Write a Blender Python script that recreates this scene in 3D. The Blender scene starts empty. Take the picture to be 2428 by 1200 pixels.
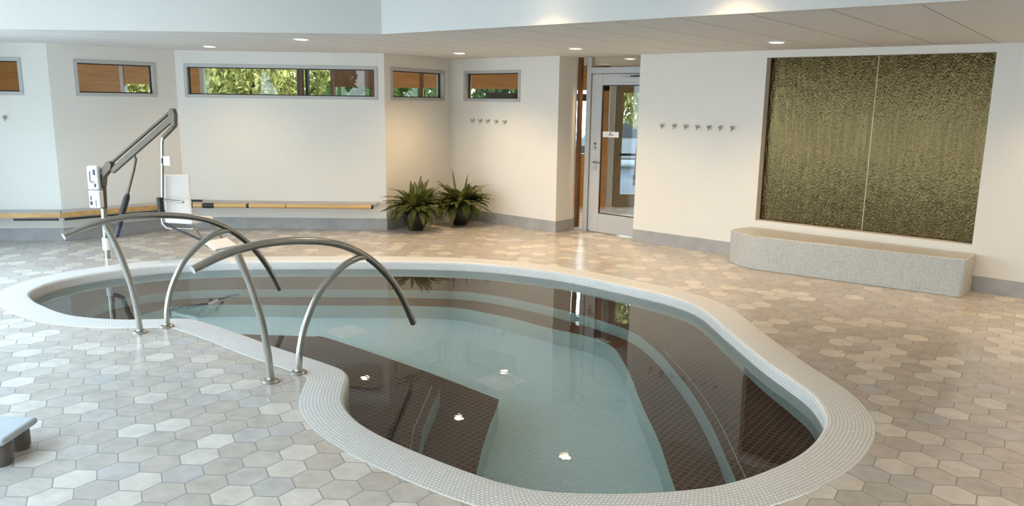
import bpy, bmesh, math, random
from mathutils import Vector, Matrix, Euler
from mathutils.geometry import tessellate_polygon
random.seed(7)
sc = bpy.context.scene
C = sc.collection
PI = math.pi
V = Vector

# ------------------------------------------------------------------ helpers
def lin(r, g, b):
    f = lambda c: (c/12.92 if c <= .04045 else ((c+.055)/1.055)**2.4)
    return (f(r/255), f(g/255), f(b/255), 1)

class MB:
    """collects vertices and faces and links them as ONE mesh object"""
    def __init__(s): s.v = []; s.f = []; s.uv = {}
    def add(s, vs, fs, uvs=None):
        o = len(s.v); s.v += [tuple(p) for p in vs]
        for k, f in enumerate(fs):
            if uvs: s.uv[len(s.f)] = uvs[k]
            s.f.append([i+o for i in f])
        return s
    def box(s, a, b, M=None):
        x0, y0, z0 = a; x1, y1, z1 = b
        P = [(x0,y0,z0),(x1,y0,z0),(x1,y1,z0),(x0,y1,z0),(x0,y0,z1),(x1,y0,z1),(x1,y1,z1),(x0,y1,z1)]
        if M: P = [M @ V(p) for p in P]
        return s.add(P, [(0,3,2,1),(4,5,6,7),(0,1,5,4),(1,2,6,5),(2,3,7,6),(3,0,4,7)])
    def prism(s, poly, z0, z1, M=None):
        n = len(poly)
        P = [V((p[0],p[1],z0)) for p in poly]+[V((p[0],p[1],z1)) for p in poly]
        if M: P = [M @ p for p in P]
        return s.add(P, [tuple(reversed(range(n))), tuple(range(n,2*n))]+[(i,(i+1)%n,n+(i+1)%n,n+i) for i in range(n)])
    def tube(s, pts, r, seg=14, cap=True):
        pts = [V(p) for p in pts]; n = len(pts)
        rad = r if isinstance(r, (list, tuple)) else [r]*n
        T = [(pts[min(i+1,n-1)]-pts[max(i-1,0)]).normalized() for i in range(n)]
        u = T[0].orthogonal().normalized(); P = []
        for i in range(n):
            u = (u - T[i]*u.dot(T[i])).normalized(); w = T[i].cross(u)
            for k in range(seg):
                a = 2*PI*k/seg; P.append(pts[i]+(u*math.cos(a)+w*math.sin(a))*rad[i])
        F = [(i*seg+k, i*seg+(k+1)%seg, (i+1)*seg+(k+1)%seg, (i+1)*seg+k) for i in range(n-1) for k in range(seg)]
        if cap: F += [tuple(reversed(range(seg))), tuple(range((n-1)*seg, n*seg))]
        return s.add(P, F)
    def lathe(s, prof, seg=32, M=None):
        P = []; n = len(prof)
        for r, z in prof:
            for k in range(seg):
                a = 2*PI*k/seg; p = V((r*math.cos(a), r*math.sin(a), z)); P.append(M @ p if M else p)
        F = [(i*seg+k, i*seg+(k+1)%seg, (i+1)*seg+(k+1)%seg, (i+1)*seg+k) for i in range(n-1) for k in range(seg)]
        F += [tuple(reversed(range(seg))), tuple(range((n-1)*seg, n*seg))]
        return s.add(P, F)
    def build(s, name, mat, parent=None, smooth=None, bevel=0, fix=True):
        me = bpy.data.meshes.new(name); me.from_pydata(s.v, [], s.f)
        if s.uv:
            L = me.uv_layers.new(name='UVMap')
            for p in me.polygons:
                if p.index in s.uv:
                    for li, uv in zip(p.loop_indices, s.uv[p.index]): L.data[li].uv = uv
        if fix and not s.uv:
            bm = bmesh.new(); bm.from_mesh(me); bmesh.ops.recalc_face_normals(bm, faces=bm.faces); bm.to_mesh(me); bm.free()
        me.materials.append(mat)
        if smooth:
            for p in me.polygons: p.use_smooth = True
            me.set_sharp_from_angle(angle=math.radians(smooth))
        o = bpy.data.objects.new(name, me); C.objects.link(o)
        if parent: o.parent = parent; o.matrix_parent_inverse = parent.matrix_basis.inverted()
        if bevel:
            m = o.modifiers.new('edge', 'BEVEL'); m.width = bevel; m.segments = 3; m.limit_method = 'ANGLE'
        return o

def tag(o, label, cat=None, group=None, kind=None):
    o['label'] = label
    if cat: o['category'] = cat
    if group: o['group'] = group
    if kind: o['kind'] = kind
    return o
def empty(name, loc, rz=0):
    o = bpy.data.objects.new(name, None); C.objects.link(o); o.location = loc; o.rotation_euler = (0,0,rz)
    o.matrix_basis; return o
def thing(name, label, cat, loc, rz=0, group=None, kind=None):
    o = empty(name, loc, rz); o.empty_display_size = .1
    o.matrix_basis = Matrix.Translation(loc) @ Matrix.Rotation(rz, 4, 'Z')
    return tag(o, label, cat, group, kind)
def dup(root, M, label):
    """a copy of a thing and of each of its parts, moved by matrix M"""
    r = root.copy(); C.objects.link(r); r.matrix_basis = M; r['label'] = label
    def rec(a, b):
        for ch in a.children:
            c = ch.copy(); C.objects.link(c); pi = ch.matrix_parent_inverse.copy(); c.parent = b; c.matrix_parent_inverse = pi; rec(ch, c)
    rec(root, r)
    return r

# ------------------------------------------------------------------ materials
def mat(name):
    m = bpy.data.materials.new(name); m.use_nodes = True
    nt = m.node_tree; nt.nodes.clear()
    out = nt.nodes.new('ShaderNodeOutputMaterial')
    return m, nt, out
def N(nt, t, **kw):
    n = nt.nodes.new('ShaderNode'+t)
    for k, v in kw.items():
        if k.startswith('i_'):
            key = k[2:]; n.inputs[int(key) if key.isdigit() else key.replace('_',' ')].default_value = v
        else: setattr(n, k, v)
    return n
def bsdf(nt, out, col=None, rough=.5, metal=0, spec=.5):
    b = N(nt, 'BsdfPrincipled')
    if col: b.inputs['Base Color'].default_value = col
    b.inputs['Roughness'].default_value = rough; b.inputs['Metallic'].default_value = metal
    b.inputs['Specular IOR Level'].default_value = spec
    nt.links.new(b.outputs[0], out.inputs[0]); return b
def simple(name, col, rough=.5, metal=0, spec=.5, var=.06, scale=8, bump=0):
    m, nt, out = mat(name); b = bsdf(nt, out, col, rough, metal, spec); L = nt.links.new
    tc = N(nt, 'TexCoord'); n = N(nt, 'TexNoise', i_Scale=scale, i_Detail=4.0)
    L(tc.outputs['Object'], n.inputs['Vector'])
    r = N(nt, 'ValToRGB'); e = r.color_ramp.elements
    e[0].position = .3; e[1].position = .7
    e[0].color = [c*(1-var) for c in col[:3]]+[1]; e[1].color = [min(1, c*(1+var)) for c in col[:3]]+[1]
    L(n.outputs['Fac'], r.inputs[0]); L(r.outputs[0], b.inputs['Base Color'])
    if bump:
        bp = N(nt, 'Bump', i_Strength=bump, i_Distance=.01); L(n.outputs['Fac'], bp.inputs['Height']); L(bp.outputs[0], b.inputs['Normal'])
    return m
M = {}
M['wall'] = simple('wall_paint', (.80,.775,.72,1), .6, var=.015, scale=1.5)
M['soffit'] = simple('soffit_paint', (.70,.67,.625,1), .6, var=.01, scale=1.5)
M['base'] = simple('baseboard_tile', (.37,.365,.36,1), .4, var=.12, scale=6)
M['alu'] = simple('painted_frame_grey', (.50,.50,.49,1), .4, var=.02)
M['alu_dark'] = simple('gasket_dark', (.02,.018,.016,1), .5)
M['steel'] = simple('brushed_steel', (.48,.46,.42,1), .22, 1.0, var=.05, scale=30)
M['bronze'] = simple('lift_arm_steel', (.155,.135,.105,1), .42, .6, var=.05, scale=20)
M['white'] = simple('white_plastic', (.88,.88,.88,1), .35, var=.01)
M['black'] = simple('black_rubber', (.018,.018,.02,1), .45, var=.1)
M['navy'] = simple('dark_blue_grey', (.035,.045,.085,1), .4, var=.1)
M['pot'] = simple('dark_glazed_pot', (.016,.013,.014,1), .25, var=.2, scale=4)
M['soil'] = simple('soil', (.03,.02,.012,1), .9, var=.4, scale=40)
M['paper'] = simple('sign_paper', (.85,.83,.82,1), .6, var=.01)
M['asphalt'] = simple('asphalt', (.022,.022,.027,1), .8, var=.15, scale=3)
M['lawn'] = simple('lawn', (.10,.16,.04,1), .9, var=.3, scale=3)
M['pale_stone'] = simple('pale_render', (.6,.6,.62,1), .7, var=.05)
M['taupe'] = simple('taupe_foot', (.14,.115,.10,1), .5, var=.1)
M['cushion'] = simple('pale_grey_cushion', (.50,.52,.53,1), .8, var=.04, scale=30)
M['shelf_top'] = simple('shelf_stone', (.44,.42,.41,1), .45, var=.05)
M['drain'] = simple('drain_grate_blue', (.88,.97,1,1), .4, var=.01)
M['bark'] = simple('bark', (.09,.06,.04,1), .9, var=.3, scale=12)

def wood(name, c1, c2, scale=3, axis=(1,14,1), rough=.45):
    m, nt, out = mat(name); b = bsdf(nt, out, c1, rough); L = nt.links.new
    tc = N(nt, 'TexCoord'); mp = N(nt, 'Mapping'); mp.inputs['Scale'].default_value = axis
    n = N(nt, 'TexNoise', i_Scale=scale, i_Detail=6.0, i_Distortion=.4); r = N(nt, 'ValToRGB')
    r.color_ramp.elements[0].color = c1; r.color_ramp.elements[1].color = c2
    r.color_ramp.elements[0].position = .35; r.color_ramp.elements[1].position = .68
    L(tc.outputs['Object'], mp.inputs[0]); L(mp.outputs[0], n.inputs['Vector']); L(n.outputs['Fac'], r.inputs[0]); L(r.outputs[0], b.inputs['Base Color'])
    return m
M['wood'] = wood('honey_wood_panel', (.42,.19,.05,1), (.52,.265,.08,1), 2, (1,1,9))
M['wood_dark'] = wood('brown_wood_post', (.13,.06,.025,1), (.2,.10,.045,1), 2, (6,6,1))
M['wood_edge'] = wood('shelf_edge_wood', (.50,.27,.09,1), (.66,.42,.17,1), 2, (2,9,9))
M['pole'] = wood('bamboo_pole', (.58,.37,.15,1), (.68,.46,.20,1), 2, (1,9,9), .35)

M['car'] = simple('silver_car_paint', (.16,.165,.18,1), .4)
M['tan'] = wood('tan_door_wood', (.20,.145,.07,1), (.27,.20,.10,1), 2, (6,6,1))
def emit(name, col, s):
    m, nt, out = mat(name); e = N(nt, 'Emission'); e.inputs[0].default_value = col; e.inputs[1].default_value = s
    nt.links.new(e.outputs[0], out.inputs[0]); return m
WARM = (1.0,.70,.38,1)
M['lamp'] = emit('lamp_lens', (1.0,.86,.66,1), 16)

# clear glazing: reflects more at grazing angles, otherwise lets light through
def glazing(name, tint):
    m, nt, out = mat(name); L = nt.links.new
    lw = N(nt, 'LayerWeight', i_Blend=.5); p = N(nt, 'Math', operation='POWER'); p.inputs[1].default_value = 5
    ma = N(nt, 'Math', operation='MULTIPLY_ADD'); ma.inputs[1].default_value = .9; ma.inputs[2].default_value = .018
    t = N(nt, 'BsdfTransparent'); t.inputs[0].default_value = tint
    g = N(nt, 'BsdfGlossy'); g.inputs['Roughness'].default_value = .01; g.inputs[0].default_value = (.9,.9,.9,1)
    mx = N(nt, 'MixShader')
    L(lw.outputs['Facing'], p.inputs[0]); L(p.outputs[0], ma.inputs[0]); L(ma.outputs[0], mx.inputs[0])
    L(t.outputs[0], mx.inputs[1]); L(g.outputs[0], mx.inputs[2]); L(mx.outputs[0], out.inputs[0]); return m
M['glass'] = glazing('window_glass', (.93,.95,.93,1))

# hexagon floor tiles
def hexfloor():
    m, nt, out = mat('hexagon_floor_tile'); L = nt.links.new
    b = bsdf(nt, out, None, .24, 0, .6)
    tc = N(nt, 'TexCoord'); mp = N(nt, 'Mapping')
    W = .183
    mp.inputs['Rotation'].default_value = (0,0,math.radians(-27)); mp.inputs['Scale'].default_value = (1/W,1/W,0)
    L(tc.outputs['Object'], mp.inputs[0])
    def vm(op, a, b=None, c=None):
        n = N(nt, 'VectorMath', operation=op)
        for k, x in enumerate((a, b, c)):
            if x is None: continue
            if isinstance(x, tuple): n.inputs[k].default_value = x
            else: L(x, n.inputs[k])
        return n
    S = (1, math.sqrt(3), 1)
    p = mp.outputs[0]
    q = vm('DIVIDE', p, S).outputs[0]
    cA = vm('MULTIPLY', vm('FLOOR', vm('ADD', q, (.5,.5,0)).outputs[0]).outputs[0], S).outputs[0]
    a = vm('SUBTRACT', p, cA).outputs[0]
    cB = vm('MULTIPLY', vm('ADD', vm('FLOOR', q).outputs[0], (.5,.5,0)).outputs[0], S).outputs[0]
    bb = vm('SUBTRACT', p, cB).outputs[0]
    da = vm('LENGTH', a).outputs['Value']; db = vm('LENGTH', bb).outputs['Value']
    lt = N(nt, 'Math', operation='LESS_THAN'); L(da, lt.inputs[0]); L(db, lt.inputs[1])
    def mixv(x, y):
        n = N(nt, 'Mix', data_type='VECTOR'); L(lt.outputs[0], n.inputs[0]); L(x, n.inputs[4]); L(y, n.inputs[5]); return n.outputs[1]
    gv = mixv(bb, a); cid = mixv(cB, cA)
    ds = []
    for ang in (0, 60, 120):
        d = vm('DOT_PRODUCT', gv, (math.cos(math.radians(ang)), math.sin(math.radians(ang)), 0)).outputs['Value']
        ab = N(nt, 'Math', operation='ABSOLUTE'); L(d, ab.inputs[0]); ds.append(ab.outputs[0])
    m1 = N(nt, 'Math', operation='MAXIMUM'); L(ds[0], m1.inputs[0]); L(ds[1], m1.inputs[1])
    m2 = N(nt, 'Math', operation='MAXIMUM'); L(m1.outputs[0], m2.inputs[0]); L(ds[2], m2.inputs[1])
    gr = N(nt, 'MapRange'); gr.inputs['From Min'].default_value = .478; gr.inputs['From Max'].default_value = .488
    L(m2.outputs[0], gr.inputs['Value'])
    wn = N(nt, 'TexWhiteNoise', noise_dimensions='3D')
    cr = vm('ADD', vm('MULTIPLY', cid, (2,2/math.sqrt(3),0)).outputs[0], (.25,.25,.1))
    sn = vm('FLOOR', cr.outputs[0]); L(sn.outputs[0], wn.inputs['Vector'])
    r = N(nt, 'ValToRGB'); r.color_ramp.interpolation = 'CONSTANT'; e = r.color_ramp.elements
    cols = [(0,(.51,.46,.405)),(.2,(.535,.475,.415)),(.38,(.55,.50,.455)),(.5,(.575,.52,.455)),(.62,(.53,.50,.475)),(.74,(.67,.61,.54)),(.88,(.71,.655,.585))]
    e[0].position = 0; e[0].color = (*cols[0][1],1); e[1].position = cols[1][0]; e[1].color = (*cols[1][1],1)
    for pos, c in cols[2:]:
        k = e.new(pos); k.color = (*c,1)
    L(wn.outputs['Value'], r.inputs[0])
    ns = N(nt, 'TexNoise', i_Scale=9.0, i_Detail=6.0, i_Roughness=.65); L(tc.outputs['Object'], ns.inputs['Vector'])
    mr = N(nt, 'MapRange'); mr.inputs['To Min'].default_value = .86; mr.inputs['To Max'].default_value = 1.14; mr.inputs['From Min'].default_value=.3; mr.inputs['From Max'].default_value=.7
    L(ns.outputs['Fac'], mr.inputs['Value'])
    mu = vm('SCALE', r.outputs[0]); L(mr.outputs[0], mu.inputs['Scale'])
    mx = N(nt, 'Mix', data_type='RGBA'); L(gr.outputs[0], mx.inputs[0]); L(mu.outputs[0], mx.inputs[6]); mx.inputs[7].default_value = (.34,.325,.31,1)
    L(mx.outputs[2], b.inputs['Base Color'])
    bp = N(nt, 'Bump', i_Strength=.35, i_Distance=.004); 
    hs = N(nt, 'Math', operation='MULTIPLY_ADD'); L(gr.outputs[0], hs.inputs[0]); hs.inputs[1].default_value = -1.0; L(ns.outputs['Fac'], hs.inputs[2])
    L(hs.outputs[0], bp.inputs['Height']); L(bp.outputs[0], b.inputs['Normal'])
    return m
M['floor'] = hexfloor()

# small mosaic tiles laid along a curve (UV in metres) or in plan (object coordinates)
def mosaic(name, c1, c2, grout, w, h, mort=.1, rough=.35, uv=True, rot=0, offset=.5, bump=.2):
    m, nt, out = mat(name); L = nt.links.new; b = bsdf(nt, out, None, rough)
    tc = N(nt, 'TexCoord'); mp = N(nt, 'Mapping'); mp.inputs['Rotation'].default_value = (0,0,rot)
    L(tc.outputs['UV' if uv else 'Object'], mp.inputs[0])
    br = N(nt, 'TexBrick', offset=offset, squash=1.0); L(mp.outputs[0], br.inputs['Vector'])
    br.inputs['Color1'].default_value = c1; br.inputs['Color2'].default_value = c2; br.inputs['Mortar'].default_value = grout
    br.inputs['Scale'].default_value = 1; br.inputs['Brick Width'].default_value = w; br.inputs['Row Height'].default_value = h
    br.inputs['Mortar Size'].default_value = mort*h; br.inputs['Mortar Smooth'].default_value = .1; br.inputs['Bias'].default_value = 0
    L(br.outputs['Color'], b.inputs['Base Color'])
    bp = N(nt, 'Bump', i_Strength=bump, i_Distance=.003); bp.invert = True
    L(br.outputs['Fac'], bp.inputs['Height']); L(bp.outputs[0], b.inputs['Normal'])
    return m
M['coping'] = mosaic('white_mosaic_coping', (.88,.87,.845,1), (.80,.79,.765,1), (.50,.49,.475,1), .0205, .0205, .11)
M['pool_grey'] = mosaic('grey_green_pool_tile', (.54,.66,.64,1), (.50,.62,.60,1), (.45,.56,.55,1), .05, .025, .08, uv=True)
M['pool_floor'] = mosaic('grey_green_pool_floor', (.68,.88,.92,1), (.65,.85,.89,1), (.60,.79,.83,1), .10, .05, .08, uv=False, rot=.5)
M['pool_brown'] = mosaic('brown_pool_tread_tile', (.050,.020,.014,1), (.070,.030,.021,1), (.19,.12,.09,1), .045, .045, .10, uv=False, rot=.65, offset=0, bump=.1)
M['nosing'] = simple('tread_marker', (.015,.013,.012,1), .4)
M['nosing_pale'] = simple('tread_line', (.42,.38,.35,1), .4)

# terrazzo bench
def terrazzo():
    m, nt, out = mat('speckled_terrazzo'); L = nt.links.new; b = bsdf(nt, out, None, .45)
    tc = N(nt, 'TexCoord'); v = N(nt, 'TexVoronoi', i_Scale=120.0); L(tc.outputs['Object'], v.inputs['Vector'])
    r = N(nt, 'ValToRGB'); r.color_ramp.interpolation = 'CONSTANT'; e = r.color_ramp.elements
    e[0].position = 0; e[0].color = (.54,.535,.51,1); e[1].position = .5; e[1].color = (.48,.485,.465,1)
    for p, c in ((.74,(.41,.415,.40)),(.87,(.60,.59,.565))): k = e.new(p); k.color = (*c,1)
    s = N(nt, 'SeparateColor'); L(v.outputs['Color'], s.inputs[0]); L(s.outputs[0], r.inputs[0]); L(r.outputs[0], b.inputs['Base Color'])
    return m
M['terrazzo'] = terrazzo()

# wet rippled bronze glass
def wetglass():
    m, nt, out = mat('rippled_bronze_glass'); L = nt.links.new
    b = bsdf(nt, out, (.075,.053,.019,1), .13, .85, .5)
    tc = N(nt, 'TexCoord')
    mp = N(nt, 'Mapping'); mp.inputs['Scale'].default_value = (34,34,7); n = N(nt, 'TexNoise', i_Scale=1.0, i_Detail=2.0, i_Distortion=.3)
    L(tc.outputs['Object'], mp.inputs[0]); L(mp.outputs[0], n.inputs['Vector'])
    mp2 = N(nt, 'Mapping'); mp2.inputs['Scale'].default_value = (70,70,45); n2 = N(nt, 'TexNoise', i_Scale=1.0, i_Detail=3.0)
    L(tc.outputs['Object'], mp2.inputs[0]); L(mp2.outputs[0], n2.inputs['Vector'])
    ad = N(nt, 'Math', operation='MULTIPLY_ADD'); ad.inputs[1].default_value = .5; L(n2.outputs['Fac'], ad.inputs[0]); L(n.outputs['Fac'], ad.inputs[2])
    bp = N(nt, 'Bump', i_Strength=.36, i_Distance=.012); L(ad.outputs[0], bp.inputs['Height'])
    L(bp.outputs[0], b.inputs['Normal'])
    mp3 = N(nt, 'Mapping'); mp3.inputs['Scale'].default_value = (42,42,1.6); n3 = N(nt, 'TexNoise', i_Scale=1.0, i_Detail=3.0)
    L(tc.outputs['Object'], mp3.inputs[0]); L(mp3.outputs[0], n3.inputs['Vector'])
    a2 = N(nt, 'Math', operation='ADD'); L(n3.outputs['Fac'], a2.inputs[0]); L(n2.outputs['Fac'], a2.inputs[1])
    r = N(nt, 'ValToRGB'); r.color_ramp.elements[0].position = .40; r.color_ramp.elements[1].position = .62
    hm = N(nt, 'Math', operation='MULTIPLY'); hm.inputs[1].default_value = .5; L(a2.outputs[0], hm.inputs[0]); L(hm.outputs[0], r.inputs[0])
    r.color_ramp.elements[0].color = (.058,.039,.013,1); r.color_ramp.elements[1].color = (.092,.062,.023,1)  # streaks in the colour stand in for uneven reflections off the ripples
    L(r.outputs[0], b.inputs['Base Color'])
    return m
M['wetglass'] = wetglass()

def water():
    m, nt, out = mat('clear_water'); L = nt.links.new
    g = N(nt, 'BsdfGlass', i_IOR=1.33, i_Roughness=0.0); g.inputs['Color'].default_value = (.965,.99,.98,1)
    tc = N(nt, 'TexCoord'); n = N(nt, 'TexNoise', i_Scale=2.2, i_Detail=2.0); L(tc.outputs['Object'], n.inputs['Vector'])
    n2 = N(nt, 'TexNoise', i_Scale=11.0, i_Detail=2.0, i_Distortion=.5); L(tc.outputs['Object'], n2.inputs['Vector'])
    ad = N(nt, 'Math', operation='MULTIPLY_ADD'); ad.inputs[1].default_value = .12; L(n2.outputs['Fac'], ad.inputs[0]); L(n.outputs['Fac'], ad.inputs[2])
    bp = N(nt, 'Bump', i_Strength=.06, i_Distance=.03); L(ad.outputs[0], bp.inputs['Height']); L(bp.outputs[0], g.inputs['Normal'])
    L(g.outputs[0], out.inputs[0]); return m
M['water'] = water()

def leaf(name, c1, c2, tr=.35):
    m, nt, out = mat(name); L = nt.links.new
    tc = N(nt, 'TexCoord'); n = N(nt, 'TexNoise', i_Scale=4.0, i_Detail=3.0); L(tc.outputs['Object'], n.inputs['Vector'])
    r = N(nt, 'ValToRGB'); r.color_ramp.elements[0].color = c1; r.color_ramp.elements[1].color = c2
    r.color_ramp.elements[0].position = .3; r.color_ramp.elements[1].position = .7; L(n.outputs['Fac'], r.inputs[0])
    d = N(nt, 'BsdfDiffuse'); t = N(nt, 'BsdfTranslucent'); L(r.outputs[0], d.inputs[0]); L(r.outputs[0], t.inputs[0])
    mx = N(nt, 'MixShader'); mx.inputs[0].default_value = tr; L(d.outputs[0], mx.inputs[1]); L(t.outputs[0], mx.inputs[2]); L(mx.outputs[0], out.inputs[0]); return m
M['fern'] = leaf('fern_leaf', (.060,.075,.020,1), (.20,.22,.075,1), .25)
M['tree'] = leaf('tree_leaf', (.11,.12,.025,1), (.54,.49,.17,1))
M['tree_green'] = leaf('hedge_leaf', (.025,.05,.012,1), (.11,.15,.045,1))

# ------------------------------------------------------------------ plan of the room
H_LOW, H_UP = 2.362, 2.662
pA0, pAB, pBC, pCD, pDE, pEF = V((-7.6,9.225)), V((-5.52,9.48)), V((-4.46,10.54)), V((-1.73,10.635)), V((-.957,11.963)), V((.59,10.595))
pG0 = V((1.572,10.05)); dG = V((.7552,-.6555)).normalized(); dE = (pEF-pDE).normalized()
pF1 = V((.86,10.91)); dS = dE.copy()
pG1 = pG0 + dG*6.6
def frame(p, d):
    """matrix whose x runs along the wall, y points out of the room (behind the wall), z up"""
    d = d.normalized(); n = V((-d.y, d.x))
    return Matrix(((d.x,n.x,0,p.x),(d.y,n.y,0,p.y),(0,0,1,0),(0,0,0,1)))

def wall(name, p0, p1, holes=(), th=.14, z0=-.02, z1=2.50, label='', m='wall', ext0=0, ext1=0):
    Mx = frame(p0, p1-p0); Lw = (p1-p0).length
    S = sorted({-ext0, Lw+ext1} | {h[0] for h in holes} | {h[1] for h in holes})
    Z = sorted({z0, z1} | {h[2] for h in holes} | {h[3] for h in holes})
    solid = lambda i, j: 0 <= i < len(S)-1 and 0 <= j < len(Z)-1 and not any(h[0] < (S[i]+S[i+1])/2 < h[1] and h[2] < (Z[j]+Z[j+1])/2 < h[3] for h in holes)
    mb = MB(); idx = {}
    def vi(i, j, k):
        if (i,j,k) not in idx: idx[(i,j,k)] = len(mb.v); mb.v.append(tuple(Mx @ V((S[i], th*k, Z[j]))))
        return idx[(i,j,k)]
    for i in range(len(S)-1):
        for j in range(len(Z)-1):
            if not solid(i,j): continue
            a = lambda k: [vi(i,j,k), vi(i+1,j,k), vi(i+1,j+1,k), vi(i,j+1,k)]
            f, b = a(0), a(1)
            mb.f.append(f); mb.f.append(b[::-1])
            for (di, dj, e) in ((0,-1,(0,1)),(1,0,(1,2)),(0,1,(2,3)),(-1,0,(3,0))):
                if not solid(i+di, j+dj): mb.f.append([f[e[1]], f[e[0]], b[e[0]], b[e[1]]])
    o = mb.build(name, M[m]); tag(o, label, 'wall', kind='structure'); return Mx, Lw

# each high window: (start, end) along its wall; outer frame 1.757..2.193
def window(n, Mx, s0, s1, label, z0=1.757, z1=2.193, fw=.042, rec=.06, mull=()):
    r = thing('window_%d' % n, label, 'window', Mx @ V(((s0+s1)/2, 0, z0)), 0, kind='structure')
    f = MB(); y0, y1 = -.012, .12
    for a, b in (((s0,y0,z0),(s1,y1,z0+fw)), ((s0,y0,z1-fw),(s1,y1,z1)), ((s0,y0,z0+fw),(s0+fw,y1,z1-fw)), ((s1-fw,y0,z0+fw),(s1,y1,z1-fw))):
        f.box(a, b, Mx)
    f.build('window_frame', M['alu'], r, bevel=.004)
    g = MB(); k = .012
    for a, b in (((s0+fw,rec-.01,z0+fw),(s1-fw,rec+.02,z0+fw+k)), ((s0+fw,rec-.01,z1-fw-k),(s1-fw,rec+.02,z1-fw)), ((s0+fw,rec-.01,z0+fw),(s0+fw+k,rec+.02,z1-fw)), ((s1-fw-k,rec-.01,z0+fw),(s1-fw,rec+.02,z1-fw))):
        g.box(a, b, Mx)
    tag(g.build('gasket', M['alu_dark'], r), 'dark gasket round the pane')
    MB().box((s0+fw,rec,z0+fw),(s1-fw,rec+.008,z1-fw),Mx).build('window_pane', M['glass'], r)

ho = lambda a, b: (a+.004, b-.004, 1.761, 2.189)
MA, LA = wall('wall_far_left', pA0, pAB, [ho(.2, 1.80)], label='pale blue-white wall at the left edge of the photo', ext0=.3)
MBw, LB = wall('wall_left_return', pAB, pBC, [ho(.275,1.24)], label='shaded grey return wall behind the pool lift', ext1=.0)
MC, LC = wall('wall_back', pBC, pCD, [ho(.105,2.64)], label='long cream back wall under the widest window')
MD, LD = wall('wall_corner_return', pCD, pDE, [ho(.125,1.385)], label='tan return wall behind the left fern', ext1=.14)
ME, LE = wall('wall_plant_corner', pDE, pEF, [ho(.285,1.39)], label='warm cream wall with five hooks, right of the ferns', ext0=.14)
MF, LF = wall('wall_door_return', pEF, pF1, label='narrow wall return left of the glass door', th=.12)
MG, LG = wall('wall_right', pG0, pG1, [(1.644,3.864,.455,2.285)], label='long cream right wall holding the water panel and seven hooks')
window(1, MA, .2, 1.80, 'high window at the left edge showing lit honey wood')
window(2, MBw, .275, 1.24, 'high window in the shaded return wall above the pool lift')
window(3, MC, .105, 2.64, 'widest high window showing yellow-green trees')
window(4, MD, .125, 1.385, 'high window in the return wall above the left fern')
window(5, ME, .285, 1.39, 'high window above the row of five hooks')

# baseboards
def baseboard(name, Mx, s0, s1, label, h=.157):
    tag(MB().box((s0,-.012,0),(s1,-.0005,h),Mx).build(name, M['base'], bevel=.002), label, 'baseboard', kind='structure')
baseboard('baseboard_far_left', MA, 0, LA+.012, 'grey tile baseboard of the wall at the left edge')
baseboard('baseboard_left_return', MBw, .0, LB, 'grey tile baseboard behind the pool lift')
baseboard('baseboard_back', MC, 0, LC+.01, 'grey tile baseboard under the widest window')
baseboard('baseboard_corner_return', MD, 0.02, LD-.012, 'grey tile baseboard behind the left fern')
baseboard('baseboard_plant_corner', ME, 0.012, LE+.012, 'grey tile baseboard under the row of five hooks')
baseboard('baseboard_door_return', MF, .0, LF, 'short grey tile baseboard on the return beside the door')
baseboard('baseboard_right', MG, 0, LG, 'grey tile baseboard of the right wall under the seven hooks and past the bench')
# blunt end of the right wall beside the door
Mend = frame(pG0 + V((-dG.y,dG.x))*.14, -V((-dG.y,dG.x)))

# ------------------------------------------------------------------ pool outline
def catmull(P, closed=True, n=10):
    out = []; m = len(P)
    for i in range(m if closed else m-1):
        p = [V(P[(i+k) % m]) if closed else V(P[min(max(i+k,0),m-1)]) for k in (-1,0,1,2)]
        for j in range(n):
            t = j/n
            out.append(.5*((2*p[1])+(-p[0]+p[2])*t+(2*p[0]-5*p[1]+4*p[2]-p[3])*t*t+(-p[0]+3*p[1]-3*p[2]+p[3])*t**3))
    if not closed: out.append(V(P[-1]))
    return out
def resample(P, step, closed=True):
    Q = P+[P[0]] if closed else P
    L = [0]
    for a, b in zip(Q, Q[1:]): L.append(L[-1]+(b-a).length)
    n = max(3, round(L[-1]/step)); out = []; k = 0
    for i in range(n if closed else n+1):
        t = L[-1]*i/n
        while k < len(L)-2 and L[k+1] < t: k += 1
        out.append(Q[k].lerp(Q[k+1], (t-L[k])/max(1e-9, L[k+1]-L[k])))
    return out, L[-1]
POOL = [(-4.40,6.95),(-4.43,7.30),(-4.31,7.62),(-4.06,7.92),(-3.66,8.20),(-3.05,8.38),(-1.9,8.50),(-1.01,8.53),(-.3,8.44),(.39,8.13),(.78,7.83),(1.16,7.46),
 (1.50,7.08),(1.67,6.70),(1.73,6.0),(1.79,5.3),(1.85,4.9),(1.88,4.6),(1.83,4.28),(1.70,4.03),(1.50,3.79),(1.25,3.59),(1.02,3.46),(.79,3.39),(.5,3.355),(.2,3.365),
 (0,3.43),(-.18,3.54),(-.38,3.69),(-.6,3.87),(-.79,4.06),(-.92,4.25),(-.995,4.43),(-1.03,4.65),(-1.05,4.83),(-1.11,4.97),(-1.25,5.10),(-1.46,5.26),(-1.72,5.46),(-2.0,5.70),
 (-2.3,5.94),(-2.5,6.08),(-2.68,6.15),(-2.9,6.12),(-3.2,6.10),(-3.61,6.20),(-3.97,6.45),(-4.24,6.70)]
inner, plen = resample(catmull(POOL), .035)
n_in = len(inner)
nrm = []
for i in range(n_in):
    t = (inner[(i+2) % n_in]-inner[i-2]).normalized(); nrm.append(V((-t.y, t.x)))    # clockwise curve: left of travel is outside
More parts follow.
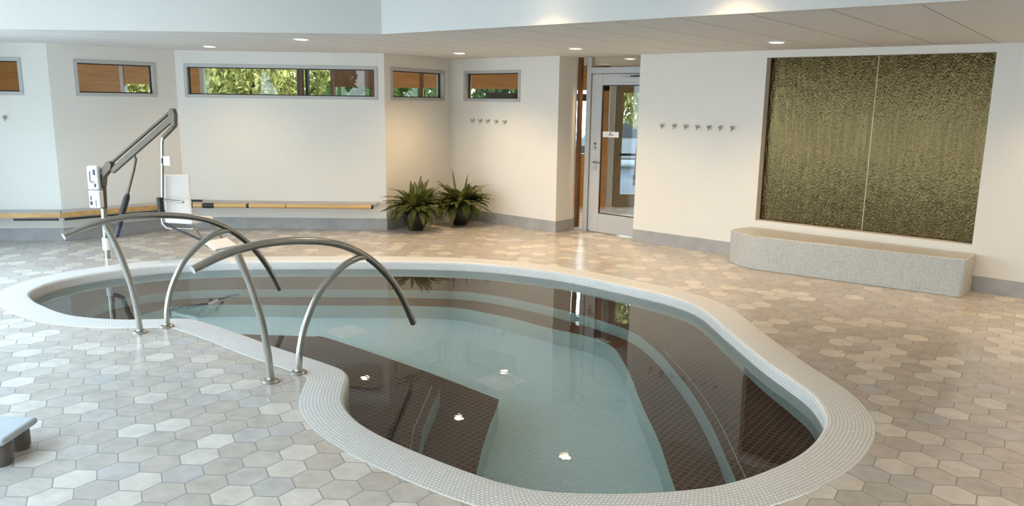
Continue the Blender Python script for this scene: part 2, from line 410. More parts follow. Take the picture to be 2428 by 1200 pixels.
def offset(d):
    raw = [inner[i]+nrm[i]*d for i in range(n_in)]
    ok = [min((raw[i]-q).length for q in inner) > abs(d)-.004 for i in range(n_in)]
    res = list(raw)
    for i in range(n_in):
        if not ok[i]:
            a = i
            while not ok[a]: a -= 1
            b = i
            while not ok[b % n_in]: b += 1
            res[i] = (raw[a]+raw[b % n_in])/2
    return res
outer = offset(.265)
# ------------------------------------------------------------------ floor (one slab with the pool opening)
def holed(name, out_loop, holes, z, m):
    loops = [[V((p[0],p[1],0)) for p in out_loop]]+[[V((p[0],p[1],0)) for p in h] for h in holes]
    flat = [p for l in loops for p in l]
    tris = tessellate_polygon(loops)
    F = []
    for t in tris:
        a, b, c = (flat[i] for i in t)
        cr = (b-a).cross(c-a).z
        if abs(cr) < 1e-9: continue
        F.append(t if cr > 0 else t[::-1])
    mb = MB(); mb.add([(p.x,p.y,z) for p in flat], F); return mb.build(name, m, fix=False)
hole = [outer[i] for i in range(n_in) if i == 0 or (outer[i]-outer[i-1]).length > 1e-5]
tag(holed('floor', [(-9,-4.6),(8,-4.6),(8,13.9),(-9,13.9)], [hole], 0, M['floor']), 'beige and grey hexagon tiled pool deck', 'floor', kind='structure')

# coping ring with a rounded inner edge and a short vertical face, tiles following the curve
mb = MB(); prof = []
rn = .03
def ring(i, k):
    # k: 0 outer edge, 1 flat inner, then the nosing, then the vertical face
    q = inner[i]
    if k == 0: return (*outer[i], .0012)
    if k == 1: return (*(q+nrm[i]*rn), .0012)
    if k <= 5:
        a = (k-1)*PI/8; p = q+nrm[i]*(rn-rn*math.sin(a)); return (p.x, p.y, .0012-rn+rn*math.cos(a))
    return (q.x, q.y, -.15)
VV = [0, .235, .247, .259, .271, .283, .403]
mb.v = [ring(i,k) for i in range(n_in) for k in range(7)]
for i in range(n_in):
    j = (i+1) % n_in; u0, u1 = plen*i/n_in, plen*(i+1)/n_in
    for k in range(6):
        mb.uv[len(mb.f)] = [(u0,VV[k]),(u0,VV[k+1]),(u1,VV[k+1]),(u1,VV[k])]
        mb.f.append([i*7+k, i*7+k+1, j*7+k+1, j*7+k])
o = mb.build('trim_1', M['coping'], smooth=40); tag(o, 'white mosaic coping running round the pool edge', 'coping', kind='structure')

# basin
ZF = -1.15; T1, T2 = -.45, -.75
pr = empty('pool_basin', (-1,6,-1.2)); pr.matrix_basis = Matrix.Translation((-1,6,-1.2)); tag(pr, 'sunken pool shell with grey sides and brown steps', 'pool', kind='structure')
mb = MB(); mb.v = [(*p, z) for p in inner for z in (-.15, ZF)]
for i in range(n_in):
    j = (i+1) % n_in; u0, u1 = plen*i/n_in, plen*(i+1)/n_in
    mb.uv[len(mb.f)] = [(u0,0),(u0,1.0),(u1,1.0),(u1,0)]; mb.f.append([i*2, i*2+1, j*2+1, j*2])
mb.build('pool_side', M['pool_grey'], pr, smooth=40)
MB().add([(*p, ZF) for p in inner], [tuple(range(n_in))[::-1]]).build('pool_bottom', M['pool_floor'], pr)

def step(edge, back, z, zb, nm):
    """a tread in brown tile bounded by its open edge, with a grey riser below that edge"""
    e, el = resample(catmull(edge, False), .05, False)
    poly = e + [V(b) for b in back]
    tri = tessellate_polygon([[V((p.x,p.y,0)) for p in poly]])
    mb = MB(); mb.add([(p.x,p.y,z) for p in poly], [t for t in tri])
    bm_fix = []
    for f in mb.f:
        a, b, c = (V(mb.v[i]) for i in f); bm_fix.append(f if (b-a).cross(c-a).z > 0 else f[::-1])
    mb.f = bm_fix
    tr = mb.build(nm+'_tread', M['pool_brown'], pr, fix=False); tr['label'] = 'brown mosaic tread'
    mb = MB(); n = len(e); mb.v = [(p.x,p.y,q) for p in e for q in (z+.0005, zb)]
    for i in range(n-1):
        u0, u1 = el*i/n, el*(i+1)/n
        mb.uv[len(mb.f)] = [(u0,0),(u0,z-zb),(u1,z-zb),(u1,0)]; mb.f.append([i*2, i*2+1, i*2+3, i*2+2])
    mb.build(nm+'_riser', M['pool_grey'], pr, smooth=40)
    return e
R1 = [(1.20,3.1),(1.255,4.12),(1.285,4.67),(1.28,5.22),(1.245,5.64),(1.19,6.12),(1.06,6.60),(.72,7.04),(.22,7.50),(-.3,7.83),(-.80,7.94),(-2.03,7.91),(-2.9,7.84),(-3.5,7.66),(-3.85,7.3),(-3.9,6.95),(-3.75,6.7),(-3.45,6.55),(-3.1,6.45),(-2.7,6.46)]
R2 = [(.97,3.1),(.955,4.14),(.965,4.7),(.945,5.28),(.93,6.1),(.815,6.63),(.31,7.03),(-.2,7.42),(-.75,7.64),(-1.96,7.60),(-2.9,7.56),(-3.32,7.42),(-3.5,7.15),(-3.5,6.9),(-3.3,6.76),(-3.0,6.70),(-2.6,6.67)]
back = [(-2.7,5.6),(-5,5.6),(-5,9.2),(2.6,9.2),(2.6,3.0)]
step(R2, back, T2, ZF, 'lower_ledge')
step(R1, back, T1, T2, 'upper_ledge')
L2 = [(-2.75,6.67),(-2.09,6.655),(-1.75,6.64),(-1.60,6.60),(-.70,5.89),(-.14,5.40),(-.085,5.33),(-.105,5.1),(-.14,4.87),(-.19,4.33),(-.24,3.2)]
L1 = [(-2.75,6.47),(-2.3,6.33),(-1.3,5.52),(-.95,5.40),(-.62,5.40),(-.50,5.28),(-.53,4.75),(-.535,4.43),(-.46,3.2)]
step(L2, [(-.3,3.0),(-1.8,3.0),(-1.8,4.5),(-2.75,5.6)], T2-.004, ZF, 'lower_entry')
step(L1, [(-.5,3.0),(-1.8,3.0),(-1.8,4.5),(-2.75,5.6)], T1-.004, T2-.004, 'upper_entry')
MB().tube([(-.69,5.17,T1+.001),(-.70,4.85,T1+.001),(-.705,4.4,T1+.001),(-.66,3.8,T1+.001)], .012, 6).build('tread_marker', M['nosing'], pr)['label'] = 'dark marker strip on the entry tread'
for pts, z in (([V(p)+V((-.055,0)) for p in L1[5:9]], T1-.003), ([V(p)+V((.06,0)) for p in R1[0:6]], T1+.001)):
    MB().tube([(p.x,p.y,z) for p in catmull(pts, False, 5)], .004, 6).build('tread_marker', M['nosing_pale'], pr)['label'] = 'thin pale line near the tread edge'
# square floor drains
for (x, y) in ((-1.57,7.20),(-.07,6.08)):
    Mx = Matrix.Translation((x,y,ZF+.002)) @ Matrix.Rotation(math.radians(45),4,'Z')
    b = MB(); s = .135
    for k in range(7):
        t = -s+2*s*k/6; b.box((t-.015,-s,0),(t+.015,s,.01),Mx)
    for k in range(4):
        t = -s+2*s*k/3; b.box((-s,t-.008,0),(s,t+.008,.009),Mx)
    b.box((-s-.02,-s-.02,-.001),(s+.02,s+.02,.001),Mx)
    d = b.build('drain_grate', M['drain'], pr); d['label'] = 'square pale blue floor drain'
# water surface
wl = [inner[i]+nrm[i]*.004 for i in range(n_in)]
o = MB().add([(*p, -.09) for p in wl], [tuple(range(n_in))[::-1]]).build('pool_water', M['water'], fix=False)
tag(o, 'still clear water filling the pool', 'water', kind='stuff')

# ------------------------------------------------------------------ ceilings
SOF = [V((-6.42,7.475)), V((-1.225,7.43)), V((2.56,4.49)), V((8.2,.09))]
low = [(p.x,p.y+.06) for p in SOF]+[(8.2,13.9),(-9.2,13.9),(-9.2,9.45),(-7.5,9.45)]
def ceilmat():
    m, nt, out = mat('ceiling_board'); L = nt.links.new; b = bsdf(nt, out, None, .7)
    tc = N(nt, 'TexCoord'); mp = N(nt, 'Mapping'); mp.inputs['Rotation'].default_value = (0,0,math.radians(37.8)); mp.inputs['Location'].default_value = (.02,0,0)
    L(tc.outputs['Object'], mp.inputs[0])
    br = N(nt, 'TexBrick', offset=0.0); L(mp.outputs[0], br.inputs['Vector'])
    br.inputs['Color1'].default_value = (.74,.735,.725,1); br.inputs['Color2'].default_value = (.72,.715,.705,1); br.inputs['Mortar'].default_value = (.34,.335,.33,1)
    br.inputs['Scale'].default_value = 1; br.inputs['Brick Width'].default_value = .515; br.inputs['Row Height'].default_value = 60
    br.inputs['Mortar Size'].default_value = .007; br.inputs['Mortar Smooth'].default_value = .3
    L(br.outputs['Color'], b.inputs['Base Color']); return m
tag(MB().prism(low, H_LOW, H_LOW+.1).build('ceiling', ceilmat()), 'lowered grey panel ceiling over the back of the room', 'ceiling', kind='structure')
up = [(-3.05,-4.8),(8.2,-4.8),(8.2,14.0),(-9.2,14.0),(-9.2,9.45),(-7.5,9.45),(-3.05,1.4)]
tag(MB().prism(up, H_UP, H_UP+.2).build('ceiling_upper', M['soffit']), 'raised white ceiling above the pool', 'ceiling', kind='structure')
b = MB()
n = len(SOF); off = V((0,.1))
b.v = [(p.x,p.y+dy,z) for p in SOF for dy in (0,.12) for z in (H_LOW-.004,H_UP)]
for i in range(n-1):
    a, c = i*4, (i+1)*4
    b.f += [[a,c,c+1,a+1],[a+2,a+3,c+3,c+2],[a,a+2,c+2,c],[a+1,c+1,c+3,a+3]]
b.f += [[0,1,3,2],[12,14,15,13]]
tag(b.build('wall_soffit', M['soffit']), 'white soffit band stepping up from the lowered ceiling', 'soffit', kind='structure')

# ------------------------------------------------------------------ door screen
MS = frame(pF1, dS)
tr = thing('trim_2', 'grey metal door frame with glazed strip and transom', 'door frame', MS @ V((.5,0,0)), kind='structure')
f = MB(); y0, y1 = 0, .09
f.box((.155,y0,0),(.225,y1,H_LOW-.002),MS)            # jamb post
f.box((.225,y0,2.145),(1.20,y1,2.225),MS)             # head bar
f.box((1.13,y0,0),(1.20,y1,2.145),MS)                 # far jamb
f.box((0,y0,0),(.155,y1,.035),MS)
f.build('jamb', M['alu'], tr, bevel=.004)
g = MB(); g.box((.0,.01,.035),(.04,.08,H_LOW-.002),MS); g.build('wood_post', M['wood_dark'], tr)['label'] = 'dark wood post'
MB().box((.04,.04,.035),(.155,.046,H_LOW-.002),MS).build('sidelight_pane', M['glass'], tr)
MB().box((.225,.04,2.225),(1.20,.046,H_LOW-.002),MS).build('transom_pane', M['glass'], tr)
dr = thing('door_1', 'pale grey framed glass door with lever handle', 'door', MS @ V((.7,.02,0)), kind='structure')
d = MB(); a0, a1, za, zb = .235, 1.125, .012, 2.138; g0, g1, gz0, gz1 = .40, .985, .265, 1.995
y0, y1 = .02, .065
for p, q in (((a0,y0,za),(g0,y1,zb)), ((g1,y0,za),(a1,y1,zb)), ((g0,y0,za),(g1,y1,gz0)), ((g0,y0,gz1),(g1,y1,zb))): d.box(p, q, MS)
dlf = d.build('door_leaf', M['alu'], dr, bevel=.003)
MB().box((g0,.038,gz0),(g1,.046,gz1),MS).build('door_pane', M['glass'], dr)
k = MB()
for p, q in (((g0,.034,gz0),(g1,.05,gz0+.012)),((g0,.034,gz1-.012),(g1,.05,gz1)),((g0,.034,gz0),(g0+.01,.05,gz1)),((g1-.01,.034,gz0),(g1,.05,gz1))): k.box(p,q,MS)
k.build('door_gasket', M['alu_dark'], dr)
h = MB()
h.box((.295,.014,.86),(.345,.02,1.02),MS); h.tube([MS@V((.32,.015,.97)),MS@V((.32,-.035,.97)),MS@V((.35,-.045,.97)),MS@V((.44,-.045,.965))], .010, 10)
hd = h.build('lever_handle', M['steel'], dlf, smooth=40); hd['label'] = 'steel lever handle on a tall plate'
MB().lathe([(.022,0),(.022,.012),(.016,.02)], 20, MS @ Matrix.Translation((.315,.02,1.16)) @ Matrix.Rotation(PI/2,4,'X')).build('lock_cylinder', M['steel'], dlf, smooth=40)
MB().lathe([(.016,0),(.016,.008)], 16, MS @ Matrix.Translation((.315,.02,1.215)) @ Matrix.Rotation(PI/2,4,'X')).build('lock_cylinder', M['black'], dlf, smooth=40)
c = MB(); c.box((.70,-.035,2.03),(1.02,.02,2.095),MS); c.build('door_closer', M['alu'], dlf, bevel=.006)
c = MB(); c.box((.88,-.045,2.10),(1.10,.0,2.115),MS); c.box((1.03,-.05,2.115),(1.10,.0,2.145),MS); c.build('closer_arm', M['alu_dark'], dr)
o = MB().box((.425,.0335,1.31),(.68,.0365,1.385),MS).build('door_notice', M['paper']); tag(o, 'small white notice stuck on the door glass', 'sign')
mk = MB(); mk.lathe([(.010,0),(.010,.0008)], 12, MS @ Matrix.Translation((.55,.0333,1.365)) @ Matrix.Rotation(PI/2,4,'X')); mk.box((.515,.0325,1.338),(.60,.0333,1.346),MS)
mk.build('notice_print', M['black'], o)

# ------------------------------------------------------------------ recess with the water panels
rp = thing('water_wall', 'large bronze rippled glass water panel in the right wall', 'water feature', MG @ V((2.75,.12,.455)))
dp = .11
for a, b2 in ((1.648,2.790),(2.800,3.860)):
    MB().box((a,dp,.459),(b2,dp+.03,2.281),MG).build('glass_panel', M['wetglass'], rp)
MB().box((2.790,dp-.002,.459),(2.800,dp+.02,2.281),MG).build('joint_strip', simple('joint_bronze', (.34,.27,.16,1), .35, .5), rp)
MB().box((1.645,dp+.031,.456),(3.863,dp+.039,2.284),MG).build('backing_board', M['alu_dark'], rp)
tag(MB().box((1.60,.15,.40),(3.90,.18,2.33),MG).build('wall_recess', M['wall']), 'plain back of the water panel recess', 'wall', kind='structure')

# ------------------------------------------------------------------ bench
pl = [(-.2,0)]
F0, F1 = V((2.66,8.33)), V((4.262,7.185))
df = (F1-F0).normalized(); nf = V((-df.y,df.x))
poly = []
inv = frame(pG0, dG)
def on_wall(s): q = MG @ V((s,-.014,0)); return V((q.x,q.y))
w0, w1 = on_wall(1.60), on_wall(3.905)
poly.append(w0)
cen = [V((2.50,8.80)), V((2.51,8.62)), V((2.56,8.46)), V((2.66,8.33)), V((2.80,8.225))]
poly += catmull([w0]+cen, False, 5)[1:]
poly += [F1-df*.05, F1-df*.012+nf*.004, F1+nf*.03]
poly.append(w1)
o = MB().prism([(p.x,p.y) for p in poly], 0, .372).build('stone_bench', M['terrazzo'], bevel=.012)
tag(o, 'low speckled terrazzo bench with rounded left end under the water panel', 'bench')

# ------------------------------------------------------------------ hooks
def hook(Mx, s, z, label, group):
    r = thing('robe_hook', label, 'hook', Mx @ V((s,0,z)), 0, group)
    r.matrix_basis = Mx @ Matrix.Translation((s,0,z))
    MB().lathe([(.020,.0005),(.020,.006),(.016,.009)], 20, Matrix.Rotation(PI/2,4,'X')).build('hook_plate', M['steel'], None, smooth=40).parent = r
    q = MB().tube([(0,-.006,.0),(0,-.03,-.004),(0,-.048,-.012),(0,-.060,-.004),(0,-.064,.014)], [.007,.007,.007,.008,.011], 10)
    q.tube([(0,-.02,-.004),(0,-.03,-.026),(0,-.040,-.040),(0,-.052,-.034)], .006, 8)
    q.build('hook_prong', M['steel'], None, smooth=50).parent = r
    return r
ordn = ['first','second','third','fourth','fifth','sixth','seventh']
h0 = hook(ME, .497, 1.486, 'first of the five steel hooks under the window, nearest the corner', 'five hooks under the high window')
for k, s in enumerate((.65,.803,.967,1.13)):
    dup(h0, ME @ Matrix.Translation((s,0,1.486)), ordn[k+1]+' steel hook from the corner in the row of five under the window')
h1 = hook(MG, .367, 1.503, 'first of the seven steel hooks, nearest the glass door', 'seven hooks between door and water panel')
for k, s in enumerate((.538,.690,.847,.997,1.145,1.293)):
    dup(h1, MG @ Matrix.Translation((s,0,1.503)), ordn[k+1]+' steel hook from the door in the row of seven on the right wall')
hook(MA, (V((-6.04,9.42))-pA0).length, 1.50, 'lone steel hook on the wall at the left edge', None)

# ------------------------------------------------------------------ wall shelves and poles
def shelf(Mx, s0, s1, label, m0=0, m1=0, dep=.23, zt=.388, edge=True):
    r = thing('wall_shelf', label, 'shelf', Mx @ V(((s0+s1)/2,-.01,zt-.05)), 0, 'low shelves along the back walls')
    MB().prism([(s0,-.002),(s0+m0*dep,-dep),(s1+m1*dep,-dep),(s1,-.002)], zt-.022, zt, Mx).build('shelf_board', M['shelf_top'], r, bevel=.003)
    d2_ = dep+.014
    if edge: MB().prism([(s0+m0*dep,-dep-.0005),(s0+m0*d2_,-d2_),(s1+m1*d2_,-d2_),(s1+m1*dep,-dep-.0005)], zt-.066, zt-.008, Mx).build('shelf_edge', M['wood_edge'], r, bevel=.003)
    for k in range(3):
        s = s0+(s1-s0)*(k+.5)/3; MB().box((s-.02,-dep+.02,zt-.075),(s+.02,-.002,zt-.0225),Mx).build('bracket', M['alu'], r)
TA, TB = math.tan(math.radians(19)), math.tan(math.radians(21.5))
shelf(MA, .5, LA-.003, 'low shelf with pale wood edge on the wall at the left edge', 0, TA)
shelf(MBw, .003, LB-.01, 'low shelf with orange wood edge behind the pool lift', -TA, -TB)
shelf(MC, .01, LC-.11, 'long low grey shelf under the widest window', TB, 0, edge=False)
# poles held along the front of the shelves
def lyingpole(Mx, s0, s1, y, z, r, m, label, grips=()):
    t = thing('pool_pole', label, 'pole', Mx @ V((s0,y,z)))
    MB().tube([Mx@V((s0,y,z)),Mx@V((s1,y,z))], r, 12).build('pole_shaft', m, t, smooth=40)
    for a, b, rr in grips:
        MB().tube([Mx@V((a,y,z)),Mx@V((a+.02,y,z)),Mx@V((b-.02,y,z)),Mx@V((b,y,z))], [rr*.8,rr,rr,rr*.8], 12).build('pole_grip', M['black'], t, smooth=40)
lyingpole(MC, .15, LC-.16, -.262, .352, .0285, M['pole'], 'tan telescopic pool pole with black grips along the front of the long back shelf', ((.16,.22,.033),(.335,.49,.036),(.90,.96,.031),(1.42,1.45,.030),(LC-.18,LC-.145,.031)))
lyingpole(MC, .11, .30, -.16, .402, .013, M['black'], 'short black pole end on the left end of the long back shelf', ((.11,.17,.018),))
lyingpole(MA, 1.66, LA+.06, -.262, .305, .013, M['black'], 'thin black pole under the shelf edge at the left edge')
lyingpole(MBw, -.05, LB-.14, -.262, .303, .014, M['black'], 'black pole under the shelf edge behind the pool lift')
# net hook hanging under the shelf end
# ------------------------------------------------------------------ grab rails
def rail(base, label, src=None):
    a = math.radians(50.9)
    Mx = Matrix.Translation((*base,0)) @ Matrix.Rotation(a,4,'Z')
    if src: return dup(src, Mx, label)
    r = thing('grab_rail', label, 'grab rail', (*base,0), a, 'arched pool entry rails')
    cr = lambda P: [(p.x,0,p.y) for p in catmull(P, False, 8)]
    P = [(-.475,.803),(-.31,.855),(-.13,.886),(.06,.893),(.30,.872),(.555,.816),(.78,.708),(.965,.556),(1.115,.365),(1.245,.115)]
    T = lambda pts, n, rr: MB().tube([Mx @ V(p) for p in pts], rr, 20).build(n, M['steel'], r, smooth=50)
    T(cr(P), 'rail_arch', .0245)
    T(cr([(0,.0),(-.015,.2),(-.05,.42),(-.115,.66),(-.185,.845),(-.195,.868)]), 'rail_leg', .0225)
    T(cr([(.21,.0),(.224,.16),(.282,.335),(.40,.515),(.585,.652),(.72,.695),(.80,.695)]), 'rail_leg', .0225)
    for s in (0,.21):
        MB().lathe([(.055,.0012),(.055,.006),(.046,.016),(.027,.022),(.024,.03)], 28, Mx @ Matrix.Translation((s,0,0))).build('rail_flange', M['steel'], r, smooth=35)
    return r
r1 = rail((-1.521,4.722), 'arched steel grab rail nearer the camera beside the pool corner')
rail((-2.825,5.725), 'arched steel grab rail farther back in front of the pool lift', r1)

# ------------------------------------------------------------------ pool lift
Y = 8.45
lf = thing('pool_lift', 'steel pool lift with raised arm and white hanging chair', 'pool lift', (-4.464,Y-.03,0))
B = lambda: MB()
P3 = lambda x, z, y=Y: (x,y,z)
B().tube([P3(-4.464,.0012),P3(-4.464,.24),P3(-4.464,.25)], .03, 18).build('socket', M['steel'], lf, smooth=40)
B().tube([P3(-4.464,.10),P3(-4.464,.235)], .042, 18).build('socket_collar', M['white'], lf, smooth=40)['label'] = 'white collar low on the post'
B().tube([P3(-4.464,.22),P3(-4.462,.60),P3(-4.452,.82)], .034, 18).build('post', M['steel'], lf, smooth=40)
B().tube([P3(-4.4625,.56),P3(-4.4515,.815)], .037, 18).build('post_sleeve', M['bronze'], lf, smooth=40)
hd = MB()
hd.prism([(-4.49,.80),(-4.425,.80),(-4.41,.90),(-4.33,.99),(-4.315,1.04),(-4.335,1.075),(-4.375,1.07),(-4.41,1.02),(-4.47,.97)], -.045, .045, Matrix(((1,0,0,0),(0,0,-1,Y),(0,1,0,0),(0,0,0,1))))
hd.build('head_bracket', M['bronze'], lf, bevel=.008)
bx = MB(); bx.box((-4.562,Y-.10,.775),(-4.442,Y-.02,1.03)); cbx = bx.build('control_box', M['white'], lf, bevel=.018); cbx['label'] = 'white control box'
bx = MB(); bx.box((-4.555,Y-.11,.575),(-4.435,Y-.025,.765)); bpk = bx.build('battery_pack', M['white'], lf, bevel=.012); bpk['label'] = 'white battery pack'
bx = MB(); bx.box((-4.46,Y-.055,.79),(-4.425,Y+.03,.93)); bx.build('box_mount', M['black'], lf, bevel=.004)
k = MB(); k.box((-4.492,Y-.103,.93),(-4.469,Y-.0995,.99)); k.box((-4.532,Y-.103,.86),(-4.522,Y-.0995,.97)); k.box((-4.487,Y-.103,.80),(-4.469,Y-.0995,.84)); k.box((-4.522,Y-.103,.852),(-4.487,Y-.0995,.862))
k.build('button_panel', M['navy'], cbx)['label'] = 'dark blue markings on the control box'
for a, b2 in (((-4.542,Y-.113,.61), (-4.517,Y-.1095,.65)), ((-4.535,Y-.113,.66), (-4.525,Y-.1095,.71)), ((-4.482,Y-.113,.59), (-4.477,Y-.1095,.66))):
    MB().box(a, b2).build('battery_marking', M['navy'], bpk)
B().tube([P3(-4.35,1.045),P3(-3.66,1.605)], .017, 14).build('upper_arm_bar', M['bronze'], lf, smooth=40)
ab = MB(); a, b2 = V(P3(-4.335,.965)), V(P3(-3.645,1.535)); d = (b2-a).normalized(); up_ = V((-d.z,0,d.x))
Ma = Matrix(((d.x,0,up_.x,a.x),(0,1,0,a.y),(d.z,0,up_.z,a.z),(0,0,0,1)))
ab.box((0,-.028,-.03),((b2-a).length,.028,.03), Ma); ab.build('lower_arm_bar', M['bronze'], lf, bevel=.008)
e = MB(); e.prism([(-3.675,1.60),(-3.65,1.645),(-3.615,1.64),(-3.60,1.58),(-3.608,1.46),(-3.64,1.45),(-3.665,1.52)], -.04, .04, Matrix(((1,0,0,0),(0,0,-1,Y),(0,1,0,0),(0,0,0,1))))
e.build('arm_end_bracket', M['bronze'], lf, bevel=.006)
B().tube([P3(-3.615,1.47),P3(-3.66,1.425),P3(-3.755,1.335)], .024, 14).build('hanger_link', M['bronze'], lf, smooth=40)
B().tube([P3(x,z) for x,z in ((-3.745,1.35),(-3.768,1.31),(-3.775,1.25),(-3.79,1.0),(-3.815,.62),(-3.832,.47),(-3.825,.40),(-3.79,.36),(-3.74,.345),(-3.45,.345))], .019, 14).build('hanger_tube', M['steel'], lf, smooth=50)
B().tube([P3(-4.12,1.15),P3(-4.08,1.135),P3(-4.068,1.10),P3(-4.10,.98),P3(-4.19,.71)], .014, 12).build('actuator_rod', M['bronze'], lf, smooth=50)
B().tube([P3(-4.185,.72),P3(-4.20,.68),P3(-4.275,.47),P3(-4.305,.36)], [.02,.032,.032,.026], 14).build('actuator_body', M['black'], lf, smooth=40)['label'] = 'dark actuator cylinder'
B().tube([P3(-4.30,.38),P3(-4.34,.26),P3(-4.43,.235)], .026, 12).build('actuator_mount', M['navy'], lf, smooth=40)
# chair, turned mostly to the right of the post
fdir = V((.88,-.47)); wdir = V((.47,.88)); c0 = V((-3.775,Y+.16))
def S(u, w, z): q = c0+fdir*u+wdir*w; return V((q.x,q.y,z))
def slab(name, pts_low, thick, mm, bev=.02):
    b = MB(); lo = [V(p) for p in pts_low]; nn = (lo[1]-lo[0]).cross(lo[3]-lo[0]).normalized()*thick
    b.add(lo+[p+nn for p in lo], [(3,2,1,0),(4,5,6,7),(0,1,5,4),(1,2,6,5),(2,3,7,6),(3,0,4,7)]); return b.build(name, mm, lf, bevel=bev)
w = .15
bq = V((-3.70,Y+.13)); bw = V((.93,.37)); bf = V((.37,-.93))
def SB(t, u, z): q = bq+bw*t+bf*u; return V((q.x,q.y,z))
slab('chair_back', [SB(-.135,0,.45),SB(.135,0,.45),SB(.135,-.03,.925),SB(-.135,-.03,.925)], .05, M['white'], .022)['label'] = 'white moulded chair back'
slab('chair_seat', [S(-.02,-w,.40),S(.47,-w,.425),S(.47,w,.425),S(-.02,w,.40)], .055, M['white'], .02)['label'] = 'white moulded chair seat'
for ww in (-.12,.12): B().tube([S(.44,ww,.405),S(.56,ww,.30),S(.66,ww,.205)], .012, 10).build('leg_bar', M['bronze'], lf, smooth=40)
slab('foot_rest', [S(.64,-w,.235),S(.80,-w,.165),S(.80,w,.165),S(.64,w,.235)], .03, M['white'], .01)['label'] = 'white foot rest plate'
B().tube([S(.02,-w-.02,.46),S(.02,-w-.03,.62),S(.08,-w-.03,.67),S(.40,-w-.03,.665)], .013, 10).build('chair_arm', M['steel'], lf, smooth=50)
B().tube([S(.04,-w-.035,.52),S(.04,-w-.04,.69)], .034, 14).build('arm_pivot', M['black'], lf, smooth=40)['label'] = 'black pivot housing beside the seat'
B().tube([S(.05,-w-.01,.40),S(.2,-w-.01,.36),S(.62,-w*.8,.25)], .012, 10).build('leg_bar', M['black'], lf, smooth=40)
bx = MB(); bx.box((-3.755,Y-.05,1.035),(-3.675,Y+.0,1.14)); hcl = bx.build('hand_control', M['white'], lf, bevel=.012); hcl['label'] = 'white hand control on the hanger tube'
bx = MB(); bx.box((-3.776,Y-.045,1.06),(-3.7655,Y-.005,1.115)); bx.build('hand_control_face', M['navy'], hcl)

# ------------------------------------------------------------------ potted ferns
def room_ok(p):
    q = V((p.x,p.y))
    def side(a, d, m): return (q-a).dot(V((d.y,-d.x)).normalized()) > m
    dd = pDE-pCD
    inC = side(pBC, pCD-pBC, .09)
    return (inC or q.x > -1.64) and (side(pCD, dd, .09) or (inC and q.y < 10.53)) and side(pDE, dE, .09)
MID, MIDN = V((-1.045,10.90)), V((.755,.656)).normalized()
def fern(loc, label, seed, R, up_f):
    rnd = random.Random(seed); x, y = loc; sg = 1 if (V(loc)-MID).dot(MIDN) > 0 else -1
    r = thing('potted_fern', label, 'plant', (x,y,0), 0, 'dark potted ferns in the corner')
    Mx = Matrix.Translation((x,y,0))
    MB().lathe([(.085,.001),(.10,.01),(.155,.10),(.178,.19),(.172,.25),(.150,.29),(.140,.30),(.150,.312),(.138,.312),(.126,.295),(.14,.27)], 36, Mx).build('pot', M['pot'], r, smooth=35); r.children[0]['label'] = 'round black glazed pot'
    MB().lathe([(.02,.26),(.137,.262),(.137,.272),(.02,.278)], 20, Mx).build('soil', M['soil'], r.children[0])
    b = MB()
    for k in range(150):
        az = rnd.uniform(0,2*PI); el = rnd.choice((rnd.uniform(.2,.9), rnd.uniform(.7,1.35), rnd.uniform(.5,1.1)))
        Ln = R*rnd.uniform(.75,1.15); droop = rnd.uniform(.9,2.1)*(1.2-el*.45)
        if k in up_f: el = 1.5; droop = .15; Ln = R*up_f[k][1]; az = up_f[k][0]
        for tr in range(7):
            p = V((x+.05*math.cos(az), y+.05*math.sin(az), .28)); pts = [p.copy()]; a = el; st = Ln/16; good = True
            for i in range(16):
                p = p+V((math.cos(az)*math.cos(a), math.sin(az)*math.cos(a), math.sin(a)))*st; a -= droop/16
                if p.z < .03: p.z = .03
                pts.append(p.copy())
                if not room_ok(p+V((math.cos(az),math.sin(az),0))*.02) or (V((p.x,p.y))-MID).dot(MIDN)*sg < .035: good = False
            if good: break
            Ln *= .8; el = min(1.45, el+.12)
        if not good: continue
        side = V((-math.sin(az), math.cos(az), 0))
        b.tube(pts, [.003]*14+[.002,.0015,.0008], 4, False)
        for i in range(1,17):
            t = i/16; w = .052*math.sin(PI*min(1,.12+t*.86))**.8+.006
            T = (pts[i]-pts[i-1]).normalized(); nn = T.cross(side)
            for h in (0,.5):
                base = pts[i].lerp(pts[i-1], h)
                for s in (-1,1):
                    tip = base+side*s*w+T*w*.35-nn*0+V((0,0,rnd.uniform(-.014,.006)))
                    hw = T*.0065
                    b.add([base-hw*.4, base+side*s*w*.5+T*w*.1-hw, tip, base+side*s*w*.5+T*w*.15+hw, base+hw*.6], [(0,1,2,3,4)])
    b.build('fern_fronds', M['fern'], r, fix=False)['label'] = 'arching green fronds'
fern((-1.33,10.66), 'left potted fern in a round black pot at the wall corner', 3, .46, {5:(1.0,1.0), 9:(2.4,.85)})
fern((-.755,11.16), 'right potted fern in a round black pot, set deeper in the corner', 8, .47, {5:(2.9,1.13), 9:(.4,.95)})

